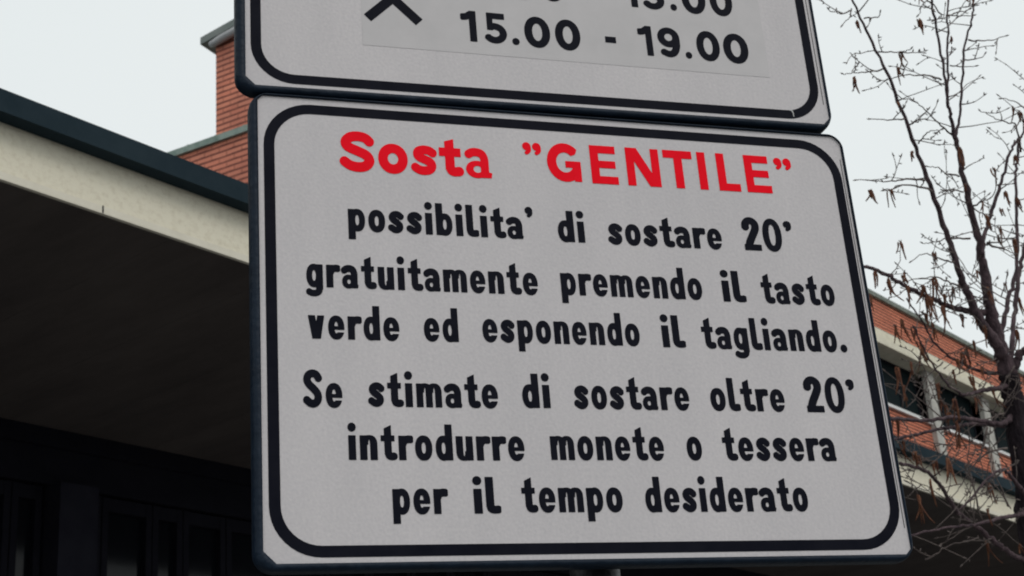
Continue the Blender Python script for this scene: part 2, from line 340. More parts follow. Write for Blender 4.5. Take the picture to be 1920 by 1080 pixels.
def march(f, w, lo, hi, h=.55):
    """outline of a glyph filled with small polygons"""
    nx = int((w + 4) / h) + 2; ny = int((hi - lo + 4) / h) + 2
    xs = -2 + h * np.arange(nx); ys = lo - 2 + h * np.arange(ny)
    X, Y = np.meshgrid(xs, ys); Z = f(X, Y); Z = np.where(np.abs(Z) < 1e-6, 1e-6, Z)
    v = []; fc = []; idx = {}
    def vid(x, y):
        k = (round(x, 4), round(y, 4))
        if k not in idx: idx[k] = len(v); v.append(k)
        return idx[k]
    ins = Z < 0
    for j in range(ny - 1):
        i = 0
        while i < nx - 1:
            c = (ins[j, i], ins[j, i + 1], ins[j + 1, i + 1], ins[j + 1, i])
            if not any(c): i += 1; continue
            if all(c):
                i2 = i
                while i2 < nx - 1 and ins[j, i2] and ins[j, i2 + 1] and ins[j + 1, i2 + 1] and ins[j + 1, i2]: i2 += 1
                fc.append((vid(xs[i], ys[j]), vid(xs[i2], ys[j]), vid(xs[i2], ys[j + 1]), vid(xs[i], ys[j + 1]))); i = i2; continue
            q = [(xs[i], ys[j], Z[j, i]), (xs[i + 1], ys[j], Z[j, i + 1]), (xs[i + 1], ys[j + 1], Z[j + 1, i + 1]), (xs[i], ys[j + 1], Z[j + 1, i])]
            p = []
            for k in range(4):
                a, b = q[k], q[(k + 1) % 4]
                if a[2] < 0: p.append(vid(a[0], a[1]))
                if (a[2] < 0) != (b[2] < 0):
                    t = a[2] / (a[2] - b[2]); p.append(vid(a[0] + t * (b[0] - a[0]), a[1] + t * (b[1] - a[1])))
            p2 = [p[k] for k in range(len(p)) if p[k] != p[k - 1]]
            if len(set(p2)) == len(p2) >= 3: fc.append(tuple(p2))
            i += 1
    return v, fc
_cache = {}
def glyph(bank, ch):
    k = (id(bank), ch)
    if k not in _cache:
        w, f = bank[ch]; _cache[k] = (w,) + march(f, w, -14, 58)
    return _cache[k]
class Line:                                      # one line of lettering, laid e metres off the face
    def __init__(s, e): s.v = []; s.f = []; s.e = e
    def put(s, bank, ch, u0, u1, v0, ys=1.0, tilt=0.0):
        w, gv, gf = glyph(bank, ch); k = (u1 - u0) / w; n = len(s.v)
        for x, y in gv:
            u = u0 + x * k; s.v.append(sp(u, v0 - y * ys + (u - u0) * tilt, s.e))
        s.f += [tuple(n + i for i in q) for q in gf]
    def word(s, txt, x0, x1, yb, gap=4.0):
        a = uv(x0, yb - 18); b = uv(x1, yb - 18); v0 = uv((x0 + x1) / 2, yb)[1]
        ws = [G[c][0] for c in txt]
        k = ((b[0] - a[0]) - gap * (len(txt) - 1)) / sum(ws); u = a[0]
        for c, w in zip(txt, ws):
            s.put(G, c, u, u + w * k, v0); u += w * k + gap
    def build(s, name, m, parent, label=None):
        o = link(name, s.v, s.f, m, parent, world=True)
        return tag(o, label)

def rrect(u0, u1, v0, v1, r, n=10):              # rounded rectangle, clockwise from the top left in u, v
    o = []
    for cx, cy, a in ((u0 + r, v0 + r, 180), (u1 - r, v0 + r, 270), (u1 - r, v1 - r, 0), (u0 + r, v1 - r, 90)):
        o += [(cx + r * math.cos(R(a + 90 * i / n)), cy + r * math.sin(R(a + 90 * i / n))) for i in range(n + 1)]
    return o
def crect(u0, u1, v0, v1, cs, n=10):             # rectangle with cut corners, as many points as rrect
    o = []
    for i, (x, y, a, b) in enumerate(((u0, v0, (0, 1), (1, 0)), (u1, v0, (-1, 0), (0, 1)), (u1, v1, (0, -1), (-1, 0)), (u0, v1, (1, 0), (0, -1)))):
        c = cs[i]
        o += [(x + c * (a[0] * (1 - k / n) + b[0] * k / n), y + c * (a[1] * (1 - k / n) + b[1] * k / n)) for k in range(n + 1)]
    return o
def rot(pts, k, c=(380, 0)): return [(u - (v - c[1]) * -k * 0, v + (u - c[0]) * k) for u, v in pts]

def sign_body(root, band, wh, out, cuts, outr, bandw, br, tilt):
    face = rot(crect(*wh, cuts), tilt)
    n = len(face); v = [sp(u, w, 0) for u, w in face] + [sp(u, w, -.0015) for u, w in face]
    f = [tuple(range(n))[::-1]] + [tuple(range(n, 2 * n))]
    link('panel', v, f, M_FILM, root, world=True)
    # black border band, rounded
    a = rot(rrect(*band, br), tilt); b = rot(rrect(band[0] + bandw, band[1] - bandw, band[2] + bandw, band[3] - bandw, br - bandw), tilt); n = len(a)
    v = [sp(u, w, .0004) for u, w in a + b]
    link('border', v, [(i, (i + 1) % n, n + (i + 1) % n, n + i) for i in range(n)], M_INK, root, world=True)
    # rubber rim round the sheet: lip on the face, rounded shoulder, side wall, back
    L = []
    wi = (wh[0], wh[1], wh[2], wh[3])
    def lerp(t): return [wi[k] + (out[k] - wi[k]) * t for k in range(4)]
    for t, e, inn in ((0, .0003, 1), (.05, .0022, 1), (.35, .0034, .5), (.7, .0026, .15), (.93, -.001, 0), (1, -.005, 0), (1, -.016, 0), (.9, -.0185, 0), (-.35, -.0185, 0), (-.35, -.003, 0)):
        q = lerp(t); c = crect(*q, cuts); r = rrect(*q, max(outr, 2))
        L.append(rot([(cu * inn + ru * (1 - inn), cv * inn + rv * (1 - inn)) for (cu, cv), (ru, rv) in zip(c, r)], tilt) + [e])
    v = []; f = []
    for lp in L:
        v += [sp(u, w, lp[-1]) for u, w in lp[:-1]]
    for j in range(len(L) - 1):
        for i in range(n):
            k = (i + 1) % n; f.append((j * n + i, j * n + k, (j + 1) * n + k, (j + 1) * n + i))
    o = link('rim', v, f, M_GASK, root, True, world=True)
    bm = bmesh.new(); bm.from_mesh(o.data); bmesh.ops.recalc_face_normals(bm, faces=bm.faces); bm.to_mesh(o.data); bm.free()
    # grey back tray of the sheet
    ins = 9; q = (wh[0] + ins, wh[1] - ins, wh[2] + ins, wh[3] - ins); pr = rot(rrect(*q, 10), tilt)
    m = MB(); m.poly_prism([sp(u, w, -.004) for u, w in pr], -NW * .016); m.build('back_tray', M_BACK, root, world=True)

PU = uv(1150, 1072)[0]                           # where the post stands, along the sign
PE = -.062                                       # its axis behind the face
def clamp(root, v):
    m = MB(); c = sp(PU, v, PE); ring = []
    for i in range(25):
        a = 2 * math.pi * i / 24; ring.append(c + HW * math.cos(a) * .0325 + NW * math.sin(a) * .0325)
    k = len(m.v)
    for z in (-.014, .014):
        for p in ring[:-1]: m.v.append(tuple(p + np.array([0, 0, z])))
    for i in range(24):
        j = (i + 1) % 24; m.f.append((k + i, k + j, k + 24 + j, k + 24 + i))
    m.poly_prism([sp(PU - 50, v - 20, -.0202), sp(PU + 50, v - 20, -.0202), sp(PU + 50, v + 20, -.0202), sp(PU - 50, v + 20, -.0202)], -NW * .0085)
    m.build('clamp', M_BACK, root, world=True)

def film_edge(root, u, v0, v1, tilt):
    q = rot([(u - .5, v0), (u + .5, v0), (u + .5, v1), (u - .5, v1)], tilt)
    link('film_edge', [sp(a, b, .0003) for a, b in q], [(0, 3, 2, 1)], M_POLE, root, world=True)
# lower plate
low = empty('parking_sign', sp(390, 577), SAZ, 'lower white sign with red heading Sosta GENTILE and six black text lines', 'sign', 'white parking signs on the post')
sign_body(low, (0, 780, 0, 562.6), (-6.6, 785.8, -8.3, 568.8), (-17.0, 789.6, -11.9, 577.6), (6, 10, 7, 14), 22, 13, 58, 0)
film_edge(low, 782.3, 26, 536, 0); clamp(low, 120); clamp(low, 440)
TITLE = {False: Line(.0005), True: Line(.0005)}
def ty(x): return np.interp(x, [650, 890, 1060, 1130, 1450], [321, 333, 342.3, 346.5, 364.5])
# letters of the heading: left and right ends in the photograph, measured at the height where they reach them
for ch, x0, y0, x1, y1 in (('S', 637, 285, 702, 285), ('o', 709, 295, 764, 295), ('s', 772, 298, 820, 305), ('t', 823, 290, 867, 322), ('a', 873, 305, 922, 325),
                           ('"', 978.7, 276, 1014, 276), ('G', 1026, 308, 1091.7, 340), ('E', 1104, 278, 1160.7, 345), ('N', 1170.7, 280, 1240.7, 349), ('T', 1241, 284, 1295.7, 292),
                           ('I', 1305, 290, 1329, 355), ('L', 1340.7, 293, 1390, 358), ('E', 1392.6, 296, 1449, 363), ('"', 1449.7, 308, 1483, 310)):
    a = uv(x0, y0)[0]; b = uv(x1, y1)[0]; v0 = uv((x0 + x1) / 2, ty((x0 + x1) / 2))[1]
    TITLE[x0 > 950].put(T_, ch, a, b, v0 - (1.2 if ch in 'EGNTIL' else 0))
TITLE[False].build('lettering', M_RED, low, 'bold red word Sosta'); TITLE[True].build('lettering', M_RED, low, 'bold red word GENTILE in quotation marks')
LINES = [
    ('black line reading possibilita di sostare 20', [("possibilita'", 653, 1000.8, 441), ('di', 1046.4, 1096.6, 454), ('sostare', 1141, 1352.5, 463), ("20'", 1394, 1488, 471)]),
    ('black line reading gratuitamente premendo il tasto', [('gratuitamente', 574.5, 1007.6, 545.5), ('premendo', 1052, 1315.5, 557.5), ('il', 1354, 1394.8, 566), ('tasto', 1428.6, 1564, 571)]),
    ('black line reading verde ed esponendo il tagliando', [('verde', 577.5, 748.7, 637), ('ed', 795, 859.4, 640.5), ('esponendo', 905, 1198.8, 645), ('il', 1241, 1281.5, 651.5), ('tagliando.', 1317, 1586, 657)]),
    ('black line reading Se stimate di sostare oltre 20', [('Se', 569, 642, 764), ('stimate', 691, 933.6, 764), ('di', 979.5, 1032, 765), ('sostare', 1077, 1292, 768), ('oltre', 1332.5, 1471, 771), ("20'", 1510.6, 1606.7, 773.5)]),
    ('black line reading introdurre monete o tessera', [('introdurre', 652.8, 983.4, 863.2), ('monete', 1032.5, 1245, 863), ('o', 1288, 1316, 863), ('tessera', 1356, 1566, 864)]),
    ('black line reading per il tempo desiderato', [('per', 736.4, 837.5, 964), ('il', 888, 935.6, 963), ('tempo', 979, 1167.6, 960.5), ('desiderato', 1210.5, 1515, 959.5)])]
for lab, words in LINES:
    for w in words:
        t = Line(.0005); t.word(*w); t.build('lettering', M_INK, low, 'black word ' + w[0])

# upper plate
TILT = -.0062
upp = empty('hours_sign', sp(375, -12), SAZ, 'upper white sign with crossed hammers and the hours 15.00 - 19.00', 'sign', 'white parking signs on the post')
sign_body(upp, (-14.2, 767.5, -600, -30.0), (-20.6, 776.6, -607, -24.6), (-32.6, 780.4, -614, -15.2), (8, 10, 10, 12), 24, 13, 54, TILT)
film_edge(upp, 771.6, -570, -56, TILT); clamp(upp, -120); clamp(upp, -480)
st = [(127, -330), (696, -333.5), (695.6, -94.6), (127.3, -92.4)]
link('sticker', [sp(u, v, .0003) for u, v in st], [(0, 3, 2, 1)], M_STICK, upp, world=True)['label'] = 'greyer rectangular film stuck under the hours'
t = Line(.0007)
row = [('1', 866.5, 50, 894.5, 70, 77.6), ('5', 907, 55, 951, 60, 82), ('.', 960.6, 80, 974.3, 80, 84.5), ('0', 983, 60, 1030.7, 60, 89), ('0', 1040.7, 65, 1087.3, 65, 94), ('-', 1134, 70, 1154, 70, 98),
       ('1', 1197.5, 65, 1225, 95, 104), ('9', 1233, 75, 1275, 85, 107.5), ('.', 1285.7, 105, 1297.7, 105, 110), ('0', 1305.7, 85, 1349, 90, 114), ('0', 1356.7, 95, 1402.7, 95, 118.6)]
def hours(row, labs):
    for k, lab in labs:
        t = Line(.0007)
        for ch, x0, y0, x1, y1, b in row:
            if (0 if x1 < 1095 else 1 if ch == '-' else 2) == k: t.put(D_, ch, uv(x0, y0)[0], uv(x1, y1)[0], uv((x0 + x1) / 2, b)[1])
        t.build('lettering', M_INK, upp, lab)
hours(row, ((0, 'dark hour 15.00'), (1, 'dark dash between the hours'), (2, 'dark hour 19.00')))
row = [('9', 915, -40, 957, -35, -13), ('.', 967, -8, 981, -8, -6), ('0', 955 + 2, -20, 1002, -20, -1.5), ('0', 1012, -20, 1057.5, -20, 2), ('-', 1104, -20, 1125, -20, 8),
       ('1', 1168, -20, 1195, 0, 12.7), ('3', 1204, 0, 1245, 0, 17.6), ('.', 1257, 15, 1269, 15, 20), ('0', 1277.7, 0, 1321.7, 0, 25.4), ('0', 1330, 0, 1372.7, 10, 29.6)]
hours(row[2:], ((0, 'dark hour at the top edge'), (1, 'dark upper dash'), (2, 'dark hour 13.00 at the top edge')))
# crossed hammers
hc = uv(735.5, -5)
H_ = {'x': (10, U(pl([(-34, -34.6), (48, 46)], 6.6), pl([(34, -34.6), (-48, 46)], 6.6), pl([(28, 64), (66, 26)], 9), pl([(-28, 64), (-66, 26)], 9)))}
f_ = H_['x'][1]; v_, fc_ = march(lambda X, Y: f_(X - 80, Y), 160, -50, 85, .7)
link('hammers_symbol', [sp(hc[0] + x - 80, hc[1] - y, .0007) for x, y in v_], fc_, M_INK, upp, world=True)
# a nick in the black band at the lower right
m = MB()
for (x0, y0, x1, y1, w) in ((1484, 206, 1487, 214, 1.3), (1487, 211, 1487.6, 219, .9), (1480, 207, 1484.5, 207.4, .8)):
    a = uv(x0, y0); b = uv(x1, y1); d = (b - a) / np.linalg.norm(b - a); nn = np.array([-d[1], d[0]]) * w
    k = len(m.v); m.v += [tuple(sp(*(q), .0007)) for q in (a - nn * .5, a + nn, b + nn * .4, b - nn)]; m.f.append((k, k + 1, k + 2, k + 3))
m.build('scratch', M_SCRATCH, upp, world=True)

# post
pb = sp(PU, 0, PE); pole = empty('sign_post', (pb[0], pb[1], 0), 0, 'round dark grey steel post standing behind the two white signs', 'post')
m = MB(); m.tube([(0, 0, -.1), (0, 0, OW[2] + .66)], [.030, .030], 28); m.build('pole', M_POLE, pole, True)
m = MB(); m.tube([(0, 0, OW[2] + .66), (0, 0, OW[2] + .672), (0, 0, OW[2] + .68)], [.032, .031, .015], 28); m.build('cap', M_GASK, pole)

# ------------------------------------------------------------------ the canopy along the street
EZ = 1.65; BC = 4.5
cb = empty('canopy_building', (0, 0, 0), AZC, 'low building with a cream concrete canopy edged in dark metal, dark glazed front beneath', 'building')
zt, zm, zb = EZ + (BC - .075) * .6597, EZ + (BC - .075) * .6384, EZ + BC * .5755
A0, A1 = -3.0, 26.0; BW = 7.0
def cpx(x, y, b):                                # pixel -> along the canopy, at distance b
    r = ray(x, y); return b * (r @ VC) / (r @ NC)
m = MB(); m.box(A0, A1, BC - .075, BC + .04, zm, zt); m.box(A0, A1, BC - .082, BC - .075, zm - .004, zm + .008)
m.box(A0, A1, BC + .043, 18, zt - .05, zt - .012); m.build('roof_edge', M_EDGE, cb)
m = MB(); m.box(A0, A1, BC, BC + .06, zb + .0555, zm + .03); m.box(A0, A1, BC - .0005, BC + .012, zb + .0305, zb + .0553); m.build('fascia', M_FASCIA, cb)
m = MB(); m.box(A0, A1, BC - .006, BC + .012, zb - .002, zb + .03); m.build('drip_strip', M_DRIP, cb)
ja = cpx(191, 400, BC)
m = MB(); m.box(ja - .003, ja + .003, BC - .0075, BC - .0055, zb - .0, zb + .032); m.build('joint', M_WALL, cb)
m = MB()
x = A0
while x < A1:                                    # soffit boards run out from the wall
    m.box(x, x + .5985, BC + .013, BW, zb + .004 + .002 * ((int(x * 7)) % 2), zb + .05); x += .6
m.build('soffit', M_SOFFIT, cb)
zg = EZ + 2.28
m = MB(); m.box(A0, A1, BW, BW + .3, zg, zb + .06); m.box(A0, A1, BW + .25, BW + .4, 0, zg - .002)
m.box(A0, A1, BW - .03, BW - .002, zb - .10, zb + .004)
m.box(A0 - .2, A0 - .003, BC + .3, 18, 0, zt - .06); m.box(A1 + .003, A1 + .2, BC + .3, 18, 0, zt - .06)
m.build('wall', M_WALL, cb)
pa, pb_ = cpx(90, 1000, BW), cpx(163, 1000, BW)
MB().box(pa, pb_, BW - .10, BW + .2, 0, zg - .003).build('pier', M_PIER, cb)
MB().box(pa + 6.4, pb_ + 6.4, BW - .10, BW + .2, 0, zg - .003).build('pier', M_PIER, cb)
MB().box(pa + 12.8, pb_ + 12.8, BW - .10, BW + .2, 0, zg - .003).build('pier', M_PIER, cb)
# glazed bays between the piers: frame and pane
edges = [cpx(x, 1040, BW) for x in (-60, 20, 80)] + [pb_ + .01] + [cpx(x, 1040, BW) for x in (193, 289, 347, 428)]
step = edges[-1] - edges[-2]
while edges[-1] < 14: edges.append(edges[-1] + step * 1.25)
for i in range(len(edges) - 1):
    if edges[i] < pa < edges[i + 1]: continue
    a, b = edges[i], edges[i + 1]; fw = .045
    w = MB(); w.box(a + .004, a + fw, BW + .02, BW + .12, 0, zg - .01); w.box(b - fw, b - .004, BW + .02, BW + .12, 0, zg - .01)
    w.box(a + fw, b - fw, BW + .022, BW + .118, zg - .09, zg - .012); w.box(a + fw, b - fw, BW + .022, BW + .118, .02, .14)
    wf = w.build('window', M_WALL, cb)
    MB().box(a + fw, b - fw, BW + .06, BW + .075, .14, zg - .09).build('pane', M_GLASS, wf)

# ------------------------------------------------------------------ brick storey set back behind the canopy roof
B2 = 15.0
ub = empty('brick_building', (0, 0, 0), AZC, 'red brick upper storey with cream band and dark strip windows, behind the bare tree', 'building')
def cz(x, y, b=B2): r = ray(x, y); return EZ + b * r[2] / (r @ NC)
z_top, z_ct, z_cb, z_sl = cz(1740, 612), cz(1750, 670), cz(1720, 691), cz(1700, 771)
UA0, UA1 = B2 * 1.62, B2 * 4.2
MB().box(UA0, UA1, B2, B2 + 6, z_ct - .1, z_top).build('brick_wall', M_BRICK, ub)
z_mid = z_cb + (z_ct - z_cb) * .42
m = MB(); m.box(UA0 - .05, UA1, B2 - .06, B2 + .5, z_mid, z_ct); m.box(UA0 - .05, UA1, B2 - .30, B2 + .5, z_cb, z_mid - .05)
m.build('cream_band', M_CORNICE, ub)
MB().box(UA0 - .05, UA1, B2 - .02, B2 + .5, z_mid - .05, z_mid).build('band_groove', M_SOFFIT, ub)
MB().box(UA0, UA1, B2 + .05, B2 + 6, 0, z_sl - .08).build('brick_wall', M_BRICK, ub)
m = MB(); m.box(UA0 - .05, UA1, B2 - .03, B2 + .42, z_sl - .08, z_sl); m.build('sill', M_SILL, ub)
m = MB(); m.box(UA0 - .08, UA1, B2 - .08, B2 + 6.1, z_top, z_top + .13)
rnd = random.Random(5)
m.build('coping', M_LICHEN, ub)
p1 = B2 * .985 * 2.372 - 0
pa1 = cpx(1762, 800, B2 - .1); pa2 = cpx(1869, 858, B2 - .1); pw = (cpx(1771, 800, B2 - .1) - cpx(1755, 800, B2 - .1)) * .8; dp = pa2 - pa1
posts = [pa1 + dp * k for k in range(-6, 7) if UA0 + .2 < pa1 + dp * k < UA1 - .2]
for a in posts:
    m = MB(); m.box(a - pw / 2, a + pw / 2, B2 - .085, B2 + .046, 1.5, z_cb - .003)
    m.build('post', M_POST, ub)
ed = [UA0] + posts + [UA1]
for a, b in zip(ed[:-1], ed[1:]):
    if b - a < .5: continue
    k = max(1, round((b - a) / 1.3)); w = MB(); x0 = a + (pw / 2 if a != UA0 else 0) + .004; x1 = b - (pw / 2 if b != UA1 else 0) - .004
    w.box(x0, x1, B2 + .25, B2 + .33, z_sl + .002, z_sl + .06); w.box(x0, x1, B2 + .25, B2 + .33, z_cb - .06, z_cb - .002)
    for i in range(k + 1):
        xx = x0 + (x1 - x0 - .06) * i / k; w.box(xx, xx + .06, B2 + .252, B2 + .328, z_sl + .06, z_cb - .06)
    wf = w.build('window', M_WALL, ub)
    MB().box(x0, x1, B2 + .28, B2 + .30, z_sl + .061, z_cb - .061).build('pane', M_WGLASS, wf)
MB().box(UA0, UA1, B2 + .6, B2 + .7, z_sl - .2, z_ct).build('room_back', M_WALL, ub)

# ------------------------------------------------------------------ brick tower on the left, seen over the canopy
V2 = np.array([0.894988872, -0.446088466, 0.0])  # along its face, to the right
NT = np.array([V2[1], -V2[0], 0]); NT = -NT if NT @ (EYE - at(405, 150, 25)) < 0 else NT   # out of the face
PT = at(405, 150, 25.0)
TAZ = math.atan2(V2[1], V2[0])
def face(x, y, off=0.0):                         # pixel -> along the face, height, on a plane off metres in front
    p = on_plane(x, y, PT + NT * off, NT); return (p - PT) @ V2, p[2]
tb = empty('brick_tower', (PT[0], PT[1], 0), TAZ, 'red brick tower with grey sloping roof rising behind the dark canopy edge', 'tower')
# local axes: x along the face, -y out of the face
sy = -1 if (np.array([-math.sin(TAZ), math.cos(TAZ), 0]) @ NT) > 0 else 1
assert sy == 1
s0, zA = face(405.5, 82); s1, zB = face(447, 57); sl_ = (zB - zA) / (s1 - s0); WT = 5.2
m = MB(); m.poly_prism([(0, 0, 0), (WT, 0, 0), (WT, 0, zA + sl_ * WT), (0, 0, zA)], (0, 4, 0)); m.build('wall', M_BRICKT, tb)
a0, c0 = face(375.5, 77, .14); a1, c1 = face(443, 39, .14); k_ = (c1 - c0) / (a1 - a0)
th = .13
m = MB(); m.poly_prism([(a0, -.14, c0 - th / 2), (WT + .4, -.14, c0 + k_ * (WT + .4 - a0) - th / 2), (WT + .4, -.14, c0 + k_ * (WT + .4 - a0) + th / 2), (a0, -.14, c0 + th / 2)], (0, 4.5, 0))
m.build('roof', M_ROOF, tb)
q0, d0 = face(396, 83, .10); q1, d1 = face(445, 55.5, .10); kk = (d1 - d0) / (q1 - q0)
pts = [(q0 - .02, -.10, d0), (q0 + .05, -.10, d0 + .0), (q0 + .2, -.10, d0 + .2 * kk), (WT, -.10, d0 + kk * (WT - q0))]
m = MB(); m.tube(pts, [.045, .06, .068, .068], 12); m.build('gutter', M_GUTTER, tb, True)
g0, e0 = face(324, 288, .35); g1, e1 = face(461, 240.5, .35); kw = 0.0
wl = g0 - 3.0; ez = (e0 + e1) / 2
m = MB(); m.box(wl, WT + 1, -.30, 3.6, 0, ez - .055); m.build('wing_wall', M_BRICKT, tb)
m = MB(); m.box(wl - .06, WT + 1.05, -.36, 3.65, ez - .055, ez + .055)
x = wl
while x < WT + 1: m.box(x, x + .02, -.366, -.30, ez - .057, ez + .062); x += .55
m.build('coping', M_COPPER, tb)

# ------------------------------------------------------------------ the bare tree
TD = 5.0
rnd = random.Random(21)
base = at(1956, 1120, TD)
tree = empty('bare_tree', (base[0], base[1], 0), 0, 'leafless tree with purple brown stems and hanging rusty catkins, right of the signs', 'tree')
catkin_spots = []
def spline3(pts, n=6):
    P = [np.array(p, float) for p in pts]; P = [2 * P[0] - P[1]] + P + [2 * P[-1] - P[-2]]; o = []
    for i in range(1, len(P) - 2):
        for k in range(n):
            t = k / n; a, b, c, d = P[i - 1:i + 3]
            o.append(.5 * (2 * b + (c - a) * t + (2 * a - 5 * b + 4 * c - d) * t * t + (3 * b - a - 3 * c + d) * t ** 3))
    o.append(P[-2]); return o
def path(px, d0, d1, n=6):
    k = len(px) - 1
    return spline3([at(x, y, d0 + (d1 - d0) * i / k) for i, (x, y) in enumerate(px)], n)
def taper(n, r0, r1): return [r1 + (r0 - r1) * (1 - i / (n - 1)) ** 1.8 for i in range(n)]
def jitter(pts, a): return [p + np.array([rnd.gauss(0, a), rnd.gauss(0, a), rnd.gauss(0, a)]) for p in pts]
def twig(m, p, d, L, r, depth=0, cat=.0, droop=0.0):
    """a kinked twig with buds and side twigs"""
    k = max(4, int(L / .035)); pts = [p]; q = p.copy(); dd = d / np.linalg.norm(d)
    for i in range(k):
        dd = dd + np.array([rnd.gauss(0, .13), rnd.gauss(0, .13), rnd.gauss(0, .13) + .035 - droop]); dd /= np.linalg.norm(dd)
        q = q + dd * (L / k); pts.append(q.copy())
    m.tube(pts, taper(len(pts), r, max(r * .45, .0011)), 5)
    for i in range(1, len(pts)):                 # buds
        if rnd.random() < .55:
            t = pts[i] - pts[i - 1]; s = np.array([rnd.gauss(0, 1), rnd.gauss(0, 1), rnd.gauss(.3, 1)]); s -= t * (s @ t) / (t @ t); s /= np.linalg.norm(s)
            m.tube([pts[i], pts[i] + s * .006 + t * .06, pts[i] + s * .011 + t * .16], [.0012, .0022, .0006], 4)
    e = pts[-1] - pts[-2]; e /= np.linalg.norm(e)
    m.tube([pts[-1] - e * .004, pts[-1] + e * .004, pts[-1] + e * .012], [.0012, .0024, .0005], 5)
    if depth < 2 and L > .07:
        for i in range(1, len(pts) - 1):
            if rnd.random() < (.16 if depth == 0 else .10):
                s = np.array([rnd.gauss(0, .5), rnd.gauss(0, .5), rnd.gauss(.1, .6)]) + dd * .8
                twig(m, pts[i], s, L * rnd.uniform(.25, .55), r * .7, depth + 1, cat, droop)
    if cat and rnd.random() < cat: catkin_spots.append(pts[rnd.randrange(max(1, len(pts) // 2), len(pts))])
def spawn(m, pts, rad, gap, lmin, lmax, skip=0.1, up=.25, cat=.15, tip=True):
    acc = 0; nxt = gap * rnd.uniform(.4, 1); tot = sum(np.linalg.norm(pts[i + 1] - pts[i]) for i in range(len(pts) - 1)); run = 0
    for i in range(len(pts) - 1):
        sg = pts[i + 1] - pts[i]; l = np.linalg.norm(sg); acc += l; run += l
        if acc > nxt and run > skip * tot:
            t = sg / l; a = rnd.uniform(0, 2 * math.pi); s = np.cross(t, [math.cos(a), math.sin(a), rnd.uniform(-.4, .4)])
            if abs(s @ np.array([1, 0, 0])) < .35: s = s + np.array([rnd.choice((-.8, .8)), 0, 0])
            s /= np.linalg.norm(s) + 1e-9
            s = s + t * .25 + np.array([0, 0, up * .3])
            twig(m, pts[i] + s * rad[i] * .3, s, rnd.uniform(lmin, lmax), rnd.uniform(.0015, .0024), 0, cat)
            acc = 0; nxt = gap * rnd.uniform(.65, 1.9)

